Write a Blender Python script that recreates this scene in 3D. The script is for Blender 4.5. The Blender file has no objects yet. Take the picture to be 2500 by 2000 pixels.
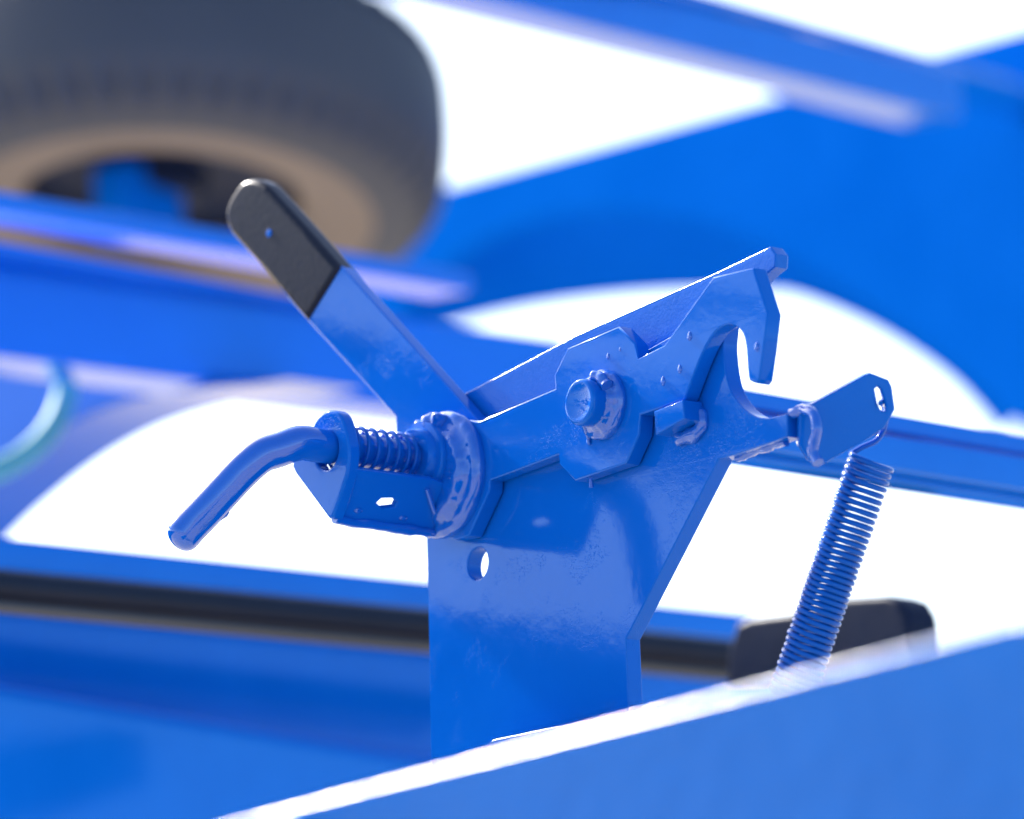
import bpy, bmesh, math, random
from mathutils import Vector, Matrix, noise

random.seed(7)
sc = bpy.context.scene
col = sc.collection
R = math.radians

# ------------------------------------------------------------------ camera
PITCH = R(10.5)
CAM = Vector((0.0, 0.0, 0.9))
FWD = Vector((0, math.cos(PITCH), math.sin(PITCH)))
RIGHT = Vector((1, 0, 0))
UP = Vector((0, -math.sin(PITCH), math.cos(PITCH)))
LENS = 274.3
FOV1 = 36.0 / LENS
cd = bpy.data.cameras.new('camera')
cam = bpy.data.objects.new('camera', cd)
col.objects.link(cam)
cd.lens = LENS
cd.sensor_width = 36.0
cd.clip_start = 0.1
cd.clip_end = 20000
cam.location = CAM
cam.rotation_euler = (math.pi / 2 + PITCH, 0, 0)
cd.dof.use_dof = True
cd.dof.focus_distance = 3.955
cd.dof.aperture_fstop = 6.4
sc.camera = cam

# ------------------------------------------------------------------ light
SUN_EL, SUN_AZ = R(36), R(49.5)      # azimuth: degrees behind the picture plane, to the left
S = Vector((-math.cos(SUN_EL) * math.cos(SUN_AZ), math.cos(SUN_EL) * math.sin(SUN_AZ), math.sin(SUN_EL)))
w = bpy.data.worlds.new('World')
sc.world = w
w.use_nodes = True
nt = w.node_tree
bg = nt.nodes['Background']
sky = nt.nodes.new('ShaderNodeTexSky')
sky.sky_type = 'NISHITA'
sky.sun_disc = False
sky.sun_elevation = SUN_EL
sky.sun_rotation = math.atan2(S.x, S.y)
sky.air_density = 1.0
sky.dust_density = 2.0
sky.ozone_density = 1.0
nt.links.new(sky.outputs[0], bg.inputs[0])
bg.inputs[1].default_value = 0.12
sl = bpy.data.lights.new('sun', 'SUN')
sl.energy = 4.5
sl.angle = R(0.5)
sl.color = (1.0, 0.95, 0.88)
so = bpy.data.objects.new('sun', sl)
col.objects.link(so)
so.location = (-4, 4, 6)
so.rotation_euler = (-S).to_track_quat('-Z', 'Y').to_euler()
sc.view_settings.view_transform = 'Standard'
sc.view_settings.look = 'None'
sc.view_settings.gamma = 1
sc.view_settings.use_curve_mapping = False
sc.view_settings.exposure = 1.57
sc.render.engine = 'CYCLES'
sc.cycles.use_denoising = True
sc.cycles.max_bounces = 8
sc.cycles.sample_clamp_direct = 0
sc.cycles.sample_clamp_indirect = 8

# ------------------------------------------------------------------ the machine's own axes
PSI = R(52)
N = Vector((-math.sin(PSI), -math.cos(PSI), 0))     # out of the latch plates, to the left and to us
A = Vector((math.cos(PSI), -math.sin(PSI), 0))      # along the latch plates
Z = Vector((0, 0, 1))


def ray(px, py):
    return FWD + RIGHT * ((px - 1250) / 2500 * FOV1) + UP * ((1000 - py) / 2500 * FOV1)


def P(px, py, d):
    return CAM + ray(px, py) * d


C0 = P(1300, 1400, 4.0)          # a point of the front face of the latch post


def Q(px, py, wmm=0.0, n=N, c=None):
    """point at wmm in front of the plate plane through c"""
    c = C0 if c is None else c
    r = ray(px, py)
    return CAM + r * (((c + n * (wmm * .001)) - CAM).dot(n) / r.dot(n))


# ------------------------------------------------------------------ materials
def mat_paint(name, base=(0.0, 0.100, 0.53), rough=0.26, peel=0.10, grain=0.0, dust=0.25, scale=170, coat=0.0, spec=.3, drops=0.0, tint=(.5, .7, 1)):
    m = bpy.data.materials.new(name)
    m.use_nodes = True
    t = m.node_tree
    b = t.nodes['Principled BSDF']
    tc = t.nodes.new('ShaderNodeTexCoord')

    def nz(s, det=2, rg=.5):
        n_ = t.nodes.new('ShaderNodeTexNoise')
        n_.inputs['Scale'].default_value = s
        n_.inputs['Detail'].default_value = det
        n_.inputs['Roughness'].default_value = rg
        t.links.new(tc.outputs['Object'], n_.inputs['Vector'])
        return n_
    big = nz(14, 4, .6)
    fine = nz(900, 2)
    # uneven coat: slightly different pigment density
    ra = t.nodes.new('ShaderNodeMix')
    ra.data_type = 'RGBA'
    ra.inputs['A'].default_value = (base[0], base[1] * .86, base[2] * .9, 1)
    ra.inputs['B'].default_value = (base[0] + .003, base[1] * 1.15, min(1, base[2] * 1.08), 1)
    t.links.new(big.outputs['Fac'], ra.inputs['Factor'])
    colour = ra.outputs['Result']
    if dust > 0:
        mr = t.nodes.new('ShaderNodeMapRange')
        mr.inputs['From Min'].default_value = .62
        mr.inputs['From Max'].default_value = .80
        mr.inputs['To Max'].default_value = dust
        t.links.new(fine.outputs['Fac'], mr.inputs['Value'])
        d = t.nodes.new('ShaderNodeMix')
        d.data_type = 'RGBA'
        d.inputs['B'].default_value = (.16, .20, .34, 1)
        t.links.new(mr.outputs[0], d.inputs['Factor'])
        t.links.new(colour, d.inputs['A'])
        colour = d.outputs['Result']
    t.links.new(colour, b.inputs['Base Color'])
    rr = t.nodes.new('ShaderNodeMapRange')
    rr.inputs['To Min'].default_value = rough * .75
    rr.inputs['To Max'].default_value = rough * 1.35
    t.links.new(big.outputs['Fac'], rr.inputs['Value'])
    t.links.new(rr.outputs[0], b.inputs['Roughness'])
    b.inputs['Specular IOR Level'].default_value = spec
    b.inputs['Specular Tint'].default_value = (*tint, 1)
    b.inputs['Coat Weight'].default_value = coat
    b.inputs['Coat Roughness'].default_value = .08
    p1 = nz(scale, 3, .55)
    bp = t.nodes.new('ShaderNodeBump')
    bp.inputs['Strength'].default_value = peel
    bp.inputs['Distance'].default_value = .002
    t.links.new(p1.outputs['Fac'], bp.inputs['Height'])
    last = bp
    if grain > 0:
        p2 = nz(650, 3, .6)
        b2 = t.nodes.new('ShaderNodeBump')
        b2.inputs['Strength'].default_value = grain
        b2.inputs['Distance'].default_value = .001
        t.links.new(p2.outputs['Fac'], b2.inputs['Height'])
        t.links.new(last.outputs[0], b2.inputs['Normal'])
        last = b2
    if drops > 0:
        vo = t.nodes.new('ShaderNodeTexVoronoi')
        vo.inputs['Scale'].default_value = 720
        t.links.new(tc.outputs['Object'], vo.inputs['Vector'])
        msk = nz(28, 3, .6)
        m1 = t.nodes.new('ShaderNodeMapRange')
        m1.inputs['From Min'].default_value = .16
        m1.inputs['From Max'].default_value = .34
        m1.inputs['To Min'].default_value = 1
        m1.inputs['To Max'].default_value = 0
        t.links.new(vo.outputs['Distance'], m1.inputs['Value'])
        m2 = t.nodes.new('ShaderNodeMapRange')
        m2.inputs['From Min'].default_value = .55
        m2.inputs['From Max'].default_value = .68
        t.links.new(msk.outputs['Fac'], m2.inputs['Value'])
        mu = t.nodes.new('ShaderNodeMath')
        mu.operation = 'MULTIPLY'
        t.links.new(m1.outputs[0], mu.inputs[0])
        t.links.new(m2.outputs[0], mu.inputs[1])
        b3 = t.nodes.new('ShaderNodeBump')
        b3.inputs['Strength'].default_value = drops
        b3.inputs['Distance'].default_value = .0007
        t.links.new(mu.outputs[0], b3.inputs['Height'])
        t.links.new(last.outputs[0], b3.inputs['Normal'])
        last = b3
    t.links.new(last.outputs[0], b.inputs['Normal'])
    return m


def mat_plain(name, c, rough, bump=.1, scale=200, c2=None, cs=30, spec=.5):
    m = bpy.data.materials.new(name)
    m.use_nodes = True
    t = m.node_tree
    b = t.nodes['Principled BSDF']
    tc = t.nodes.new('ShaderNodeTexCoord')
    n1 = t.nodes.new('ShaderNodeTexNoise')
    n1.inputs['Scale'].default_value = cs
    n1.inputs['Detail'].default_value = 5
    t.links.new(tc.outputs['Object'], n1.inputs['Vector'])
    mx = t.nodes.new('ShaderNodeMix')
    mx.data_type = 'RGBA'
    mx.inputs['A'].default_value = (*c, 1)
    mx.inputs['B'].default_value = (*(c2 or [v * 1.4 for v in c]), 1)
    t.links.new(n1.outputs['Fac'], mx.inputs['Factor'])
    t.links.new(mx.outputs['Result'], b.inputs['Base Color'])
    b.inputs['Roughness'].default_value = rough
    b.inputs['Specular IOR Level'].default_value = spec
    n2 = t.nodes.new('ShaderNodeTexNoise')
    n2.inputs['Scale'].default_value = scale
    n2.inputs['Detail'].default_value = 4
    t.links.new(tc.outputs['Object'], n2.inputs['Vector'])
    bp = t.nodes.new('ShaderNodeBump')
    bp.inputs['Strength'].default_value = bump
    bp.inputs['Distance'].default_value = .002
    t.links.new(n2.outputs['Fac'], bp.inputs['Height'])
    t.links.new(bp.outputs[0], b.inputs['Normal'])
    return m


BLUE = mat_paint('blue_paint', dust=.07, rough=.07, peel=.035, scale=70, drops=.22, grain=.008, spec=.36, tint=(.3, .6, 1), base=(0, .106, .53))
BLUE_ROUGH = mat_paint('blue_paint_over_rough_steel', rough=.15, peel=.06, grain=.12, dust=.06, spec=.40, tint=(.3, .6, 1), base=(0, .108, .53))
BLUE_WELD = mat_paint('blue_paint_on_weld', rough=.06, peel=.08, scale=140, dust=.0, spec=.6, coat=.7, tint=(.75, .85, 1))
BLUE_WIRE = mat_paint('blue_paint_on_wire', base=(0, .085, .44), rough=.10, peel=.05, scale=500, dust=.0, spec=.32, tint=(.4, .6, 1))
BLUE_FAR = mat_paint('blue_paint_frame', base=(0, .120, .58), rough=.2, peel=.04, dust=.0, spec=.0, tint=(.35, .6, 1))
BLUE_BEAM = mat_paint('blue_paint_beam', base=(0, .138, .66), rough=.09, peel=.02, dust=.0, spec=.45, tint=(.25, .55, 1))
BLUE_GUSSET = mat_paint('blue_paint_gusset', base=(0, .10, .50), rough=.14, peel=.02, dust=.0, spec=.16, tint=(.3, .6, 1))
BLUE_EDGE = mat_paint('blue_paint_near_beam', base=(0, .100, .45), rough=.15, peel=.3, scale=70, dust=.0, spec=.16, tint=(.3, .6, 1))
BLACK_GRIP = mat_plain('black_vinyl', (.004, .008, .021), .30, .10, 300, spec=.12)
BLACK_RUBBER = mat_plain('black_rubber', (.008, .014, .034), .42, .15, 120, spec=.08)
TYRE = mat_plain('tyre_rubber', (.024, .032, .052), .6, .25, 60, (.036, .044, .064), 12)
SIDEWALL = mat_plain('dusty_sidewall', (.13, .105, .085), .8, .3, 60, (.22, .18, .145), 7)
HIGHLIGHT_STRAND = mat_plain('highlight_strand_black', (.010, .011, .014), .16, .04, 80, spec=.9)  # glossy black for the added strand that catches a pale line of light
HOSE = mat_plain('black_hose', (.006, .011, .026), .22, .05, 60, spec=.16)
TEAL = mat_plain('teal_hose', (.07, .28, .28), .6, .1, 200)
STEEL = mat_plain('bare_steel', (.55, .54, .52), .35, .2, 500)
GROUND = mat_plain('dry_soil', (.33, .285, .24), .95, .6, 4, (.43, .38, .325), .6)

# ------------------------------------------------------------------ builders
def base_of(vs):
    lo = [min(v[i] for v in vs) for i in range(3)]
    hi = [max(v[i] for v in vs) for i in range(3)]
    return Vector(((lo[0] + hi[0]) / 2, (lo[1] + hi[1]) / 2, lo[2]))


def root_loc(o):
    while o is not None:
        if o.parent is None:
            return o.location.copy()
        o = o.parent


def tag(o, label=None, cat=None, group=None, kind=None):
    if label: o['label'] = label
    if cat: o['category'] = cat
    if group: o['group'] = group
    if kind: o['kind'] = kind
    return o


def thing(name, loc, label, cat, group=None):
    o = bpy.data.objects.new(name, None)
    o.empty_display_size = .02
    o.location = loc
    col.objects.link(o)
    return tag(o, label, cat, group, 'thing')


def link(name, bm, mat, parent=None, smooth=35, weighted=True):
    """world-space bmesh -> one mesh object, its origin at the base of its thing"""
    bm.normal_update()
    off = root_loc(parent) if parent is not None else base_of([v.co for v in bm.verts])
    for v in bm.verts:
        v.co -= off
    if smooth:
        for f in bm.faces:
            f.smooth = True
        lim = R(smooth)
        for e in bm.edges:
            if len(e.link_faces) != 2 or e.calc_face_angle(0) > lim:
                e.smooth = False
    me = bpy.data.meshes.new(name)
    bm.to_mesh(me)
    bm.free()
    o = bpy.data.objects.new(name, me)
    col.objects.link(o)
    me.materials.append(mat)
    if parent is not None:
        o.parent = parent
    else:
        o.location = off
    if weighted and smooth:
        md = o.modifiers.new('weighted', 'WEIGHTED_NORMAL')
        md.keep_sharp = True
    return o


def spline(pts, per=6, closed=False):
    """Catmull-Rom through pts (Vectors)"""
    out = []
    n = len(pts)
    rng = range(n) if closed else range(n - 1)
    for i in rng:
        p0 = pts[(i - 1) % n] if closed or i > 0 else pts[0] * 2 - pts[1]
        p1 = pts[i]
        p2 = pts[(i + 1) % n]
        p3 = pts[(i + 2) % n] if closed or i + 2 < n else pts[-1] * 2 - pts[-2]
        for k in range(per):
            t = k / per
            out.append(.5 * ((2 * p1) + (p2 - p0) * t + (2 * p0 - 5 * p1 + 4 * p2 - p3) * t * t + (3 * p1 - p0 - 3 * p2 + p3) * t ** 3))
    if not closed:
        out.append(pts[-1].copy())
    return out


def plate(name, outlines, thick, mat, parent=None, n=N, bevel=.0008, res=2, smooth=35):
    """outlines: list of lists of world points lying on the FRONT plane (normal n); first is the contour, others are holes. thick in m."""
    n = n.normalized()
    u = n.cross(Z)
    u = -u if u.dot(RIGHT) < 0 else u
    u.normalize()
    v = n.cross(u)
    if v.z < 0:
        v = -v
    o0 = outlines[0][0].copy()
    cu = bpy.data.curves.new('outline', 'CURVE')
    cu.dimensions = '2D'
    cu.fill_mode = 'BOTH'
    cu.extrude = max(thick / 2 - bevel, 1e-5)
    cu.bevel_depth = bevel
    cu.bevel_resolution = res
    cu.offset = -bevel
    for ol in outlines:
        sp = cu.splines.new('POLY')
        sp.points.add(len(ol) - 1)
        for i, p in enumerate(ol):
            d = p - o0
            sp.points[i].co = (d.dot(u), d.dot(v), 0, 1)
        sp.use_cyclic_u = True
    tmp = bpy.data.objects.new('outline', cu)
    col.objects.link(tmp)
    dg = bpy.context.evaluated_depsgraph_get()
    me = bpy.data.meshes.new_from_object(tmp.evaluated_get(dg))
    bm = bmesh.new()
    bm.from_mesh(me)
    bpy.data.objects.remove(tmp)
    bpy.data.curves.remove(cu)
    bpy.data.meshes.remove(me)
    bmesh.ops.remove_doubles(bm, verts=bm.verts, dist=1e-6)
    mid = o0 - n * (thick / 2)
    for vt in bm.verts:
        x, y, z = vt.co
        vt.co = mid + u * x + v * y + n * z
    bmesh.ops.recalc_face_normals(bm, faces=bm.faces)
    return link(name, bm, mat, parent, smooth)


def frame_at(t, ref=None):
    t = t.normalized()
    ref = ref or (Z if abs(t.z) < .95 else RIGHT)
    a = t.cross(ref).normalized()
    return a, a.cross(t).normalized()


def tube_bm(path, rad, seg=16, caps=True, bm=None, round_end=0, closed=False, jitter=0, jscale=300):
    bm = bm or bmesh.new()
    n = len(path)
    rings = []
    a = None
    for i, p in enumerate(path):
        if closed:
            t = path[(i + 1) % n] - path[i - 1]
        else:
            t = path[min(i + 1, n - 1)] - path[max(i - 1, 0)]
        t.normalize()
        if a is None:
            a, b = frame_at(t)
        else:
            a = (a - t * a.dot(t)).normalized()
        b = a.cross(t)
        r = rad[i] if isinstance(rad, list) else (rad(i / (n - 1)) if callable(rad) else rad)
        ring = []
        for k in range(seg):
            an = 2 * math.pi * k / seg
            d = a * math.cos(an) + b * math.sin(an)
            rr = r
            if jitter:
                rr *= 1 + jitter * noise.noise((p + d * r) * jscale)
            ring.append(bm.verts.new(p + d * rr))
        rings.append(ring)
    m = n if closed else n - 1
    for i in range(m):
        r0, r1 = rings[i], rings[(i + 1) % n]
        for k in range(seg):
            bm.faces.new((r0[k], r0[(k + 1) % seg], r1[(k + 1) % seg], r1[k]))
    if caps and not closed:
        bm.faces.new(list(reversed(rings[0])))
        bm.faces.new(rings[-1])
    bmesh.ops.recalc_face_normals(bm, faces=bm.faces)
    return bm


def rounded_path_radius(L_frac, r):
    """radius profile that rounds off the start of a tube"""
    def f(t):
        if t < L_frac:
            q = 1 - t / L_frac
            return r * math.sqrt(max(1 - q * q, 0.0)) * .999 + r * .02
        return r
    return f


def lathe_bm(prof, c, ax, seg=48, bm=None, mod=None, cap=True):
    """prof: (radius, height along ax)"""
    bm = bm or bmesh.new()
    ax = ax.normalized()
    a, b = frame_at(ax)
    rings = []
    for j, (r, h) in enumerate(prof):
        ring = []
        for k in range(seg):
            an = 2 * math.pi * k / seg
            rr, hh = (r, h) if mod is None else mod(j, k, r, h)
            ring.append(bm.verts.new(c + ax * hh + (a * math.cos(an) + b * math.sin(an)) * rr))
        rings.append(ring)
    for r0, r1 in zip(rings, rings[1:]):
        for k in range(seg):
            bm.faces.new((r0[k], r0[(k + 1) % seg], r1[(k + 1) % seg], r1[k]))
    if cap and prof[0][0] > 1e-6 and prof[0] != prof[-1]:
        bm.faces.new(rings[0])
        bm.faces.new(rings[-1])
    bmesh.ops.remove_doubles(bm, verts=bm.verts, dist=1e-7)
    bmesh.ops.recalc_face_normals(bm, faces=bm.faces)
    return bm


def prism(name, p0, p1, h, t, mat, parent=None, bevel=.003, seg=3, tilt=0.0, up=Z, ext0=0, ext1=0):
    """box beam: p0-p1 is its front BOTTOM edge; h high, t deep (away from us)"""
    ax = (p1 - p0).normalized()
    p0 = p0 - ax * ext0
    p1 = p1 + ax * ext1
    back = ax.cross(up).normalized()
    if back.dot(FWD) < 0:
        back = -back
    v = back.cross(ax).normalized()
    if v.z < 0:
        v = -v
    if tilt:
        q = Matrix.Rotation(tilt, 3, ax)
        back = q @ back
        v = q @ v
    bm = bmesh.new()
    vs = [bm.verts.new(p + v * (h * a) + back * (t * b)) for p in (p0, p1) for a, b in ((0, 0), (1, 0), (1, 1), (0, 1))]
    for f in ((0, 1, 2, 3), (4, 7, 6, 5), (0, 4, 5, 1), (1, 5, 6, 2), (2, 6, 7, 3), (3, 7, 4, 0)):
        bm.faces.new([vs[i] for i in f])
    bmesh.ops.recalc_face_normals(bm, faces=bm.faces)
    if bevel:
        bmesh.ops.bevel(bm, geom=list(bm.edges), offset=bevel, segments=seg, profile=.5, affect='EDGES')
    return link(name, bm, mat, parent)


def circle_on(px, py, r, wmm, k=32):
    c = Q(px, py, wmm)
    return [c + A * (r * math.cos(2 * math.pi * i / k)) + Z * (r * math.sin(2 * math.pi * i / k)) for i in range(k)]


def weld(name, path, r, parent, mat=None, jit=.45, closed=False, per=8, js=260):
    pts = spline(path, per, closed)
    bm = tube_bm(pts, r, 12, True, jitter=jit, jscale=js, closed=closed)
    return link(name, bm, mat or BLUE_WELD, parent, 60, False)


# ================================================================== setting
bm = bmesh.new()
g = 6000
vs = [bm.verts.new((x, y, 0)) for x, y in ((-g, -g), (g, -g), (g, g), (-g, g))]
bm.faces.new(vs)
tag(link('ground', bm, GROUND, smooth=0), kind='structure')

# ================================================================== latch bracket (post)
def Qs(lst, wmm=0.0):
    return [Q(x, y, wmm) for x, y in lst]


post = thing('latch_bracket', Q(1290, 1960, 0), 'tall blue steel bracket plate standing upright with a round hole and open jaw', 'bracket')
jaw = [(1769, 806), (1766, 840), (1767, 867), (1773, 915), (1785, 956), (1810, 992), (1842, 1015), (1876, 1020), (1922, 1010)]
L0 = [(1040, 1296), (1043, 1400), (1048, 1600), (1053, 1960), (1542, 1960), (1534, 1716), (1528, 1559), (1640, 1342), (1754, 1120), (1790, 1112), (1870, 1085), (1921, 1066)]
L0o = Qs(L0) + list(reversed(spline(Qs(jaw), 4))) + Qs([(1772, 775), (1740, 765), (1640, 820), (1500, 900), (1300, 1050), (1110, 1236)])
plate('post_plate', [L0o, circle_on(1166, 1376, .0086, 0)], .0095, BLUE, post, bevel=.0007)
# stop block and its welds
plate('stop_block', [Qs([(1596, 1004), (1666, 976), (1671, 1022), (1600, 1062)], 13.5)], .0130, BLUE, post, bevel=.0008)
weld('weld_bead', Qs([(1690, 990), (1712, 1012), (1712, 1045), (1690, 1062), (1660, 1070)], .5), .0042, post, jit=.45, js=200)
# ear for the return spring, on the end of the horn
EC = Q(1925, 1040, 2)
NE = Vector((.16, -.95, -.26)).normalized()


def E(px, py, wmm=0):
    return Q(px, py, wmm, NE, EC)


ear_o = [E(*p) for p in ((1952, 1003), (2112, 915), (2126, 911), (2170, 928), (2178, 944), (2186, 1000), (2160, 1046), (2120, 1072), (2000, 1140), (1975, 1124), (1950, 1085))]
slot = [E(*p) for p in ((2136, 950), (2144, 944), (2151, 952), (2160, 990), (2161, 1004), (2152, 1004), (2143, 986))]
ear = plate('spring_ear', [ear_o, slot], .0075, BLUE, post, n=NE, bevel=.0012)
weld('weld_bead', [Q(1960, 1000, 0), Q(1985, 1010, 2), Q(1995, 1050, 3), Q(1985, 1100, 2), Q(1998, 1130, 2)], .0028, ear, jit=.25)
weld('weld_bead', [Q(1935, 1012, -3), Q(1962, 998, -3), Q(1975, 1000, -4)], .0028, ear, jit=.4)
weld('paint_run', [Q(1800, 1118, -6), Q(1860, 1095, -6), Q(1920, 1078, -6)], .0022, post, jit=.6)
# foot flange whose edge peeps out over the near beam
plate('foot_flange', [[Q(x, y, 14) for x, y in ((1188, 1826), (1202, 1806), (1330, 1779), (1600, 1722), (1600, 1900), (1188, 1960))]], .006, BLUE_ROUGH, post, bevel=.0008)

# ================================================================== latch hook
hook = thing('latch_hook', Q(1280, 1170, 5), 'pivoting blue steel latch hook of two plates with handle bar and pin bracket', 'latch')
L2a = [(1170, 1028), (1355, 949), (1353, 915), (1385, 850), (1510, 797), (1550, 838), (1557, 875), (1622, 842), (1728, 693), (1742, 676), (1838, 654), (1874, 764), (1864, 850), (1853, 926)]
thr = [(1846, 936), (1834, 932), (1826, 920), (1821, 854), (1815, 822), (1805, 804), (1786, 793), (1764, 797), (1742, 815), (1718, 855), (1695, 910), (1680, 950), (1670, 976)]
L2b = [(1563, 1013), (1560, 1060), (1528, 1131), (1403, 1174), (1365, 1133), (1363, 1110), (1196, 1173), (1194, 1199), (1144, 1307)]
L2c = [(1110, 1318), (1075, 1300), (1044, 1240), (1034, 1160), (1044, 1080), (1080, 1032), (1125, 1022)]
L2o = Qs(L2a, 10) + spline(Qs(thr, 10), 3) + Qs(L2b, 10) + spline(Qs(L2c, 10), 3)
plate('front_plate', [L2o], .0092, BLUE, hook, bevel=.0010)
L1 = [(1100, 982), (1122, 967), (1405, 818), (1750, 664), (1868, 607), (1880, 602), (1894, 620), (1892, 652), (1872, 668), (1800, 742), (1700, 800), (1600, 950), (1400, 1020), (1180, 1060)]
plate('rear_plate', [Qs(L1, -10.5)], .0085, BLUE_ROUGH, hook, bevel=.001)
# handle bar with vinyl grip
HB = [(742, 776), (808, 668), (838, 655), (1168, 1026), (1180, 1100), (1100, 1130), (967, 1100), (966, 1018)]
bar = plate('handle_bar', [Qs([(700, 726), (782, 610)] + HB[2:], -.2)], .008, BLUE, hook, bevel=.0008)
GR = [(745, 783), (648, 668), (560, 570), (548, 535), (552, 500), (572, 462), (592, 440), (618, 436), (640, 446), (660, 466), (745, 560), (826, 652)]
gp = spline(Qs(GR[2:10], 2.2), 4)
grip = plate('grip', [Qs(GR[:2], 2.2) + gp + Qs(GR[10:], 2.2)], .0135, BLACK_GRIP, bar, bevel=.0040, res=5)
tag(grip, 'glossy black vinyl sleeve over the end of the handle bar')
plate('grip_hole_disc', [circle_on(655, 569, .0022, 2.9, 14)], .0030, BLUE, bar, bevel=.0005)  # added blue disc in place of the grip hole that bares the bar

# pivot bolt
bc = Q(1475, 990, 10)
bolt = link('pivot_bolt', lathe_bm([(.0001, .0156), (.006, .0158), (.0092, .0164), (.0104, .0166), (.0114, .0161), (.0119, .0150), (.012, .013), (.012, 0), (.0001, 0)], bc, N, 48), BLUE, hook, 40)


def ripple_b(j, k, r, h):
    v = noise.noise(Vector((k * .5, j * .8, 9.0)))
    v2 = noise.noise(Vector((k * 1.3, j * 1.9, 4.0)))
    q = 1 if 0 < j < 6 else .5
    return r + q * (.0012 * v + .0007 * v2), h + (q * (.0009 * v2 + .0006 * v) if j else 0)


link('weld_bead', lathe_bm([(.0178, 0), (.0180, .0022), (.0172, .0040), (.0160, .0048), (.0146, .0050), (.0134, .0060), (.0118, .0085), (.0100, .0085)], bc, N, 56, mod=ripple_b), BLUE_WELD, bolt, 70, False)
weld('weld_bead', [bc + N * .0085 + A * (.001 + .004 * i) + Z * (.0138 - .0007 * i * i) for i in range(4)], .0028, bolt, jit=.5)
weld('paint_drip', [Q(1422, 1030, 18), Q(1432, 1052, 14), Q(1437, 1068, 11), Q(1438, 1086, 10.6)], .0013, bolt, jit=.4)

# boss with weld collar where the pin enters
pin0 = Q(1072, 1128, 10)                 # pin axis on the front plate
link('boss', lathe_bm([(.0092, .000), (.0205, 0), (.0205, .0125), (.0195, .0138), (.0165, .0142), (.0160, .017), (.0148, .0185), (.0092, .0185), (.0092, .0)], pin0, N, 48), BLUE, hook, 40)
cc = Q(1090, 1166, 10)


def ripple(j, k, r, h):
    v = noise.noise(Vector((k * .42, j * .9, 2.0)))
    v2 = noise.noise(Vector((k * 1.1, j * 1.7, 5.0)))
    q = 0 if j < 1 else 1
    return r + q * (.0011 * v + .0006 * v2), h + q * (.0010 * v2 + .0007 * v)


link('weld_collar', lathe_bm([(.0330, 0), (.0335, .0030), (.0325, .0050), (.0305, .0062), (.0285, .0064), (.0265, .0070), (.0245, .0086), (.0232, .0105), (.0215, .0112), (.0175, .0110), (.0001, .0108)], cc + Z * .001, N, 72, mod=ripple), BLUE_WELD, hook, 70, False)
weld('weld_bead', [cc + N * .009 + (A * math.cos(t) + Z * math.sin(t)) * .0275 for t in [R(a) for a in range(175, 65, -10)]], .0046, hook, jit=.75, per=4, js=210)
# pin bracket: front lug with a round top, and the wing below the pin
WF = 83.0
lug_top = [(756, 1062), (768, 1030), (786, 1010), (806, 1001), (828, 1010), (842, 1042), (852, 1096), (848, 1150), (838, 1185)]
lug = spline(Qs(lug_top, WF), 5) + Qs([(826, 1225), (812, 1264), (802, 1266), (722, 1158), (712, 1140), (716, 1120)], WF)
lugc = Q(797, 1101, WF)
pin_hole = [lugc + A * (.0098 * math.cos(2 * math.pi * i / 32)) + Z * (.0098 * math.sin(2 * math.pi * i / 32)) for i in range(32)]
lug_o = plate('pin_bracket', [lug, pin_hole], .0075, BLUE, hook, bevel=.0015, res=3)
tag(lug_o, 'round-topped blue bracket lug that guides the locking pin')
# wing: spans from the lug back to the front plate, along the pin
w0, w1 = Q(808, 1268, WF - 1), Q(846, 1166, WF - 1)
dv = (w1 - w0)
nw = dv.cross(N).normalized()
if nw.dot(FWD) > 0:
    nw = -nw
Lw = .0735


def W(a, b):       # a along the pin from the lug (0) to the plate (1); b from bottom to top
    return w0 - N * (Lw * a) + dv * b


wing = [W(0, .02), W(.06, 0), W(1, 0), W(1, 1.1), W(.72, 1.22), W(.05, 1.22), W(0, 1.1)]
hole1 = [W(.335, .50), W(.395, .40), W(.495, .47), W(.50, .58), W(.45, .66), W(.36, .62)]
plate('bracket_wing', [wing, hole1], .0045, BLUE, lug_o, n=nw, bevel=.0010)
weld('weld_bead', [W(.70, 1.0) + nw * .0005, W(.82, .55) + nw * .0008, W(.97, .08) + nw * .0008], .0014, lug_o, jit=.2)
weld('weld_bead', [W(.03, .0), W(.3, -.01), W(.6, 0), W(.98, 0)], .0026, lug_o, jit=.6, js=120)

for a_, b_ in ((.20, .28), (.60, .24)):
    m_ = bmesh.new()
    bmesh.ops.create_uvsphere(m_, u_segments=14, v_segments=8, radius=.0016)
    for v in m_.verts:
        v.co = W(a_, b_) + (-N) * (v.co.x * 1.7) + dv.normalized() * (v.co.y * .9) + nw * (v.co.z * .5)
    link('paint_drop', m_, BLUE_WELD, lug_o, 80, False)
# blisters and drops in the paint of the front plate
for i, (x, y, r) in enumerate(((1485, 871, .0012), (1684, 822, .0017), (1660, 902, .0016), (1619, 932, .0017), (1848, 848, .0017), (1514, 854, .0007))):
    c = Q(x, y, 10)
    b_ = bmesh.new()
    bmesh.ops.create_uvsphere(b_, u_segments=14, v_segments=10, radius=1)
    for v in b_.verts:
        q = v.co
        k = 1 + .35 * max(q.y, 0)
        v.co = c + A * (q.x * r * (1.0 - .25 * max(q.y, 0))) + Z * (q.y * r * k * 1.25) + N * (q.z * r * .55)
    link('paint_drop', b_, BLUE_WELD, hook, 80, False)
weld('paint_drip', [Q(1442, 1168, 9), Q(1443, 1178, 8), Q(1444, 1188, 7)], lambda t: .0007 + .0007 * t, hook, jit=.3)

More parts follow.
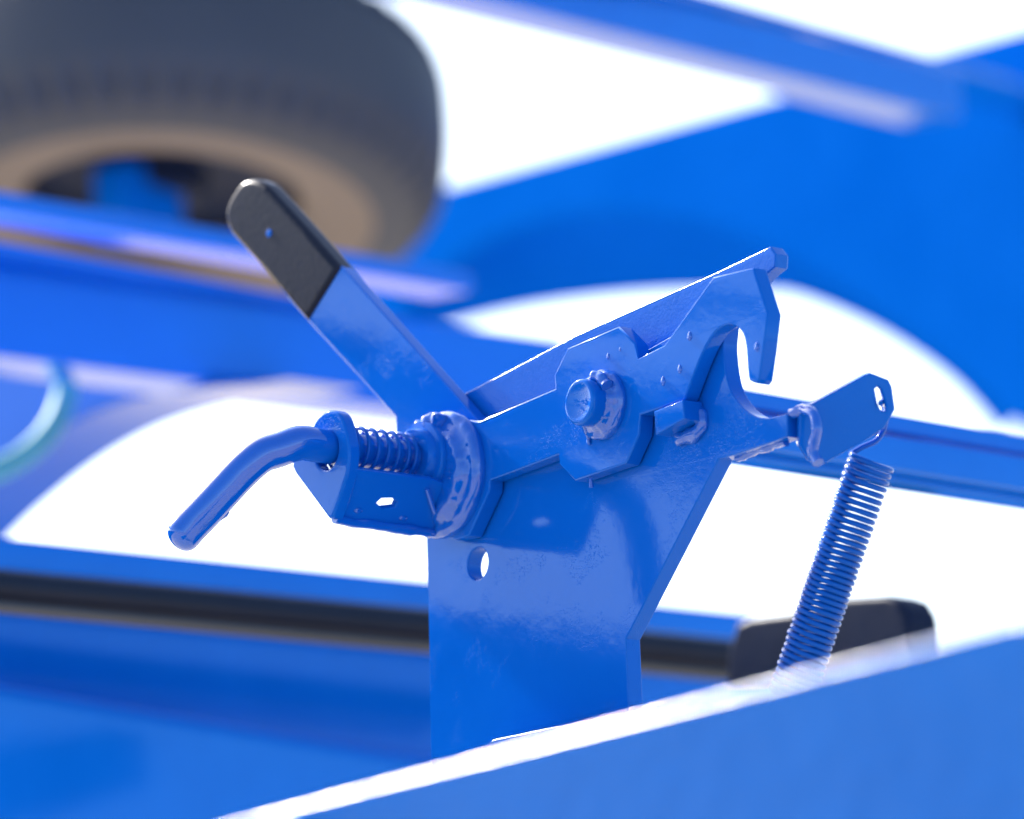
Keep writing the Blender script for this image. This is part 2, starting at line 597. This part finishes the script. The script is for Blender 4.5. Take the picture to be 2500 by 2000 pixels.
# ================================================================== locking pin (bent rod)
pr = .0090
bend = [pin0 - N * .012, pin0 + N * .01, pin0 + N * .04, pin0 + N * .075]
pA = pin0 + N * .090
d_ = (pA - CAM).dot(FWD)
arm_pts = [pA, P(682, 1098, d_ - .006), P(640, 1112, d_ - .010), P(604, 1140, d_ - .013), P(572, 1172, d_ - .015), P(540, 1207, d_ - .017), P(500, 1250, d_ - .019), P(470, 1281, d_ - .020), P(450, 1303, d_ - .021), P(446, 1307, d_ - .0212)]
path = spline(bend + arm_pts, 5)
ed = (path[-1] - path[-3]).normalized()
rads = [pr] * len(path)
for q in (.2, .4, .6, .75, .87, .95, .99):
    path.append(arm_pts[-1] + ed * (pr * .75 * q))
    rads.append(pr * math.sqrt(1 - q * q))
pin = link('locking_pin', tube_bm(path, rads, 28), BLUE_WELD, None, 50)
tag(pin, 'bent blue round rod pushed through the lug and pin spring at left', 'pin')
# paint runs under the rod
b_ = bmesh.new()
for (x, y, r) in ((541, 1246, .0042), (534, 1255, .0034), (505, 1282, .0036), (497, 1291, .0030)):
    c = P(x, y, d_ - .014)
    m_ = Matrix.Translation(c) @ Matrix.Diagonal((1, .9, 1.1, 1))
    bmesh.ops.create_uvsphere(b_, u_segments=12, v_segments=8, radius=r, matrix=m_)
link('paint_run', b_, BLUE_WELD, pin, 80, False)

# ================================================================== coil springs
def coil(name, p0, p1, rad, wire, turns, mat, phase=0.0, per=22, label='', cat='spring', pitchf=None, lead=None, tail=None, jitter=0.0):
    ax = (p1 - p0)
    Ln = ax.length
    ax.normalize()
    a, b = frame_at(ax)
    pts = []
    n = int(turns * per)
    for i in range(n + 1):
        t = i / n
        s_ = pitchf(t) if pitchf else t
        an = 2 * math.pi * turns * t + phase
        rr = rad * (1 + jitter * noise.noise(Vector((t * turns * 1.3, 3.1, 0))))
        pts.append(p0 + ax * (Ln * s_) + (a * math.cos(an) + b * math.sin(an)) * rr)
    if lead:
        pts = lead(pts[0]) + pts
    if tail:
        pts = pts + tail(pts[-1])
    o = link(name, tube_bm(pts, wire, 9), mat, None, 80, False)
    return tag(o, label, cat)


s0 = pin0 + N * .0665
s1 = pin0 + N * .0195
coil('pin_spring', s0, s1, .0118, .0011, 7.2, BLUE_WIRE, phase=1.0, label='short open coil spring wound around the bent locking pin', per=30,
     pitchf=lambda t: t if t < .8 else .8 + (t - .8) * .75, tail=lambda p: [p + Vector((-.001, -.003, -.006)), p + Vector((-.002, -.005, -.012))])

dS = (E(2120, 1085) - CAM).dot(FWD)
t0 = P(2128, 1124, dS + .010)
t1 = P(1932, 1700, dS + .020)


def sp_pitch(t):
    # coils more open towards the top, closed at the very top and bottom
    return t + .016 * math.sin(math.pi * 1.6 * min(t, .625)) - (.016 * 0 if t < .625 else 0)


coil('return_spring', t0, t1, .0108, .00140, 38.3, BLUE_WIRE, phase=2.4, per=20, jitter=.05,
     label='long blue extension spring hanging from the slotted ear at right', pitchf=sp_pitch,
     lead=lambda p: spline([E(2150, 985, 3), E(2152, 982, -6), E(2160, 1000, -13), E(2160, 1040, -14), E(2140, 1075, -14), E(2105, 1092, -12), p], 4)[:-1])

# ================================================================== near beam across the bottom right
n0, n1 = P(650, 1985, 3.14), P(2500, 1508, 2.78)
axn = (n1 - n0).normalized()
nb = thing('near_beam', (n0 + n1) / 2 - Z * .3, 'out-of-focus blue beam slanting across the bottom right foreground', 'beam')
bk = axn.cross(Z).normalized()
bk = bk if bk.dot(FWD) > 0 else -bk
sec = [(.0105, -.30), (.0105, -.0017), (.0109, -.0005), (.0122, 0.0), (.11, .0), (.11, -.30)]
bm = bmesh.new()
lo_, hi_ = n0 - axn * .5 - bk * .0105, n1 + axn * .6 - bk * .0105
r0 = [bm.verts.new(lo_ + bk * x + Z * y) for x, y in sec]
r1 = [bm.verts.new(hi_ + bk * x + Z * y) for x, y in sec]
for i in range(len(sec)):
    j = (i + 1) % len(sec)
    bm.faces.new((r0[i], r0[j], r1[j], r1[i]))
bm.faces.new(r0)
bm.faces.new(r1)
bmesh.ops.recalc_face_normals(bm, faces=bm.faces)
link('beam_body', bm, BLUE_EDGE, nb, 60)

# ================================================================== background frame
# wheel lying flat above the frame
wb = P(395, 538, 6.10)
tilt_ax = (UP * math.cos(R(23)) + ray(395, 515).normalized() * math.sin(R(23)) + RIGHT * .03).normalized()
Rw, hw = .224, .074
wc = wb + tilt_ax * hw
wheel = thing('gauge_wheel', wb, 'dusty black rubber tyre mounted flat above the frame, upper left', 'wheel')
NT = 192


def lugs(j, k, r, h):
    f = abs(h) / hw
    if r > .86 * Rw and f > .45 and (k % 4) < 2:
        r -= .010 * min(1, (f - .45) * 4) * min(1, (r / Rw - .86) * 12)
    return r, h


def sm(pr):
    return [(v.x * Rw, v.y * hw) for v in spline([Vector((a, b, 0)) for a, b in pr], 4)]


link('tread', lathe_bm(sm([(.745, -1.0), (.84, -.965), (.93, -.86), (.975, -.66), (.992, -.4), (1.0, 0), (.992, .4), (.975, .66), (.93, .86), (.84, .965), (.745, 1.0)])[::-1], wc, tilt_ax, NT, mod=lugs, cap=False), TYRE, wheel, 50)
link('sidewall', lathe_bm(sm([(.50, -.45), (.48, -.72), (.51, -.88), (.58, -.98), (.66, -1.01), (.745, -1.0)]), wc, tilt_ax, 96, cap=False), SIDEWALL, wheel, 60)
link('sidewall', lathe_bm(sm([(.50, .45), (.48, .72), (.51, .88), (.58, .98), (.66, 1.01), (.745, 1.0)]), wc, tilt_ax, 96, cap=False), SIDEWALL, wheel, 60)
link('rim', lathe_bm([(.53 * Rw, -.036), (.50 * Rw, -.040), (.475 * Rw, -.02), (.47 * Rw, .05), (.53 * Rw, .05)], wc, tilt_ax, 64), BLACK_RUBBER, wheel, 40)
link('hub', lathe_bm([(.001, -.055), (.028, -.055), (.034, -.045), (.034, .03), (.475 * Rw, .03), (.475 * Rw, .036), (.001, .036)], wc, tilt_ax, 32), BLACK_RUBBER, wheel, 40)
prism('axle_bracket', P(305, 575, 6.06), P(455, 590, 6.10), .060, .04, BLUE_FAR, wheel, bevel=.004)

# upper left frame rail: flange, lip and web
rail = thing('frame_rail', P(400, 880, 5.1), 'blue box rail running behind the handle at left', 'rail')
prism('flange', P(0, 512, 5.0), P(1160, 712, 5.32), .0125, .042, BLUE_BEAM, rail, bevel=.003, ext0=1.6)
prism('lip', P(0, 606, 5.02), P(1000, 790, 5.28), .005, .07, BLUE_BEAM, rail, bevel=.003, ext0=.3)
prism('web', P(0, 868, 5.06), P(950, 990, 5.27), .062, .062, BLUE_BEAM, rail, bevel=.004, ext0=1.6, ext1=.16)

# diagonal upper beam
ub = thing('upper_beam', P(1700, 200, 5.8), 'blurred blue box beam descending across the upper right corner', 'beam')
prism('beam_body', P(1080, -28, 5.35), P(2350, 292, 5.80), .036, .050, BLUE_BEAM, ub, bevel=.004, ext0=1.2)
prism('beam_cap', P(1080, -172, 5.25), P(2500, 218, 5.98), .007, .07, BLUE_BEAM, ub, bevel=.003, ext0=.3, ext1=.2)

# big arched plates on the right
ap = thing('arched_bulkhead', P(2300, 1300, 6.0), 'large blurred blue panel with a wide arched cut-out behind the hook', 'panel')
c3 = P(2000, 500, 6.3)


def Q3(px, py, w_=0):
    return Q(px, py, w_, N, c3)


arch = [(840, 960), (990, 740), (1150, 605), (1300, 540), (1500, 512), (1700, 535), (1850, 592), (1990, 660), (2200, 795), (2400, 950), (2520, 1075)]
front = [Q3(x, y) for x, y in ((800, 530), (1130, 442), (2560, 56), (2700, 60), (2700, 1300), (2600, 1200))] + list(reversed(spline([Q3(x, y) for x, y in arch], 5)))
plate('front_plate', [front], .008, BLUE_FAR, ap, bevel=.002)
arch2 = [(930, 880), (1010, 832), (1130, 792), (1300, 754), (1500, 728), (1700, 716), (1850, 718), (1960, 730), (2150, 810), (2330, 930), (2450, 1060)]
NR = Vector((.10, -.97, -.22)).normalized()
cr = P(1500, 700, 6.8)
rear = [Q(x, y, 0, NR, cr) for x, y in ((930, 700), (1130, 470), (1500, 400), (2000, 520), (2300, 760), (2520, 1000))] + list(reversed(spline([Q(x, y, 0, NR, cr) for x, y in arch2], 5)))
plate('rear_plate', [rear], .04, BLUE_FAR, ap, n=NR, bevel=.004)

# left arched plate, under the rail
lp = [(760, 972), (600, 985), (480, 1008), (370, 1046), (270, 1098), (180, 1160), (95, 1230), (20, 1300), (-80, 1410)]
c4 = P(100, 1050, 5.32)
lo = [Q(x, y, 0, N, c4) for x, y in ((-300, 1400), (-300, 860), (700, 925))] + spline([Q(x - 165, y - 30, 0, N, c4) for x, y in lp], 5)
o = plate('arched_gusset', [lo], .065, BLUE_GUSSET, None, bevel=.003)
tag(o, 'blue gusset plate with a curved cut-out at the left edge', 'gusset')
hp = spline([P(168, 880, 5.2), P(160, 960, 5.2), P(125, 1045, 5.18), (P(55, 1115, 5.15)), P(-50, 1165, 5.12), P(-160, 1190, 5.1)], 8)
tag(link('hydraulic_hose', tube_bm(hp, .0078, 16), TEAL, None, 60), 'pale teal hose curving down at the left edge', 'hose')

# lower rails behind the post
lr = thing('lower_rail', P(600, 1900, 4.7), 'wide blue lower frame beam at bottom left with a narrow tube on top', 'rail')
prism('top_tube', P(0, 1396, 4.62), P(1800, 1572, 5.0), .021, .045, BLUE_BEAM, lr, bevel=.004, ext0=1.6, ext1=.06)
prism('web', P(0, 1780, 4.70), P(1040, 1900, 4.92), .096, .06, BLUE_BEAM, lr, bevel=.004, ext0=1.6, ext1=.8)
prism('lower_face', P(0, 2500, 4.62), P(1040, 2640, 4.84), .206, .10, BLUE_BEAM, lr, bevel=.012, seg=6, ext0=1.6, ext1=.8)
hp = [P(-60, 1432, 4.55), P(500, 1483, 4.66), P(1040, 1533, 4.76), P(1400, 1567, 4.83), P(1850, 1612, 4.92)]
tag(link('rubber_hose', tube_bm(spline(hp, 8), .0118, 18), HOSE, None, 60), 'thick black rubber hose lying along the lower rail', 'hose')
highlight = spline([P(-60, 1478, 4.53), P(500, 1531, 4.64), P(1040, 1582, 4.74), P(1400, 1615, 4.81), P(1850, 1660, 4.90)], 8)  # added strand: its gloss makes the pale reflected line below the hose
tag(link('highlight_strand', tube_bm(highlight, .0036, 12), HIGHLIGHT_STRAND, None, 60), 'thin glossy black cable strand added as a light line just under the thick rubber hose', 'highlight', kind='thing')
cb = P(2000, 1550, 4.6)
rb = [Q(x, y, 0, N, cb) for x, y in ((1770, 1680), (1778, 1580), (1796, 1522), (1830, 1506), (1930, 1494), (1985, 1475), (2040, 1458), (2160, 1452), (2190, 1462), (2208, 1492), (2216, 1530), (2220, 1680))]
tag(plate('rubber_block', [rb], .026, BLACK_RUBBER, None, bevel=.004, res=3), 'dark moulded rubber block behind the lower end of the long spring', 'block')

# tube on the right, close behind the horn
rt = thing('side_rail', P(2150, 1150, 4.3), 'blue channel rail with thin bright edges behind the spring ear', 'rail')
prism('upper_face', P(1760, 985, 4.24), P(2500, 1110, 4.38), .0105, .03, BLUE_BEAM, rt, bevel=.002, ext0=.05, ext1=.2)
prism('lower_face', P(1760, 1078, 4.22), P(2500, 1196, 4.36), .0185, .02, BLUE_BEAM, rt, bevel=.002, ext0=.05, ext1=.2)
prism('bottom_lip', P(1760, 1110, 4.235), P(2500, 1226, 4.375), .0055, .02, BLUE_BEAM, rt, bevel=.001, ext0=.05, ext1=.2)
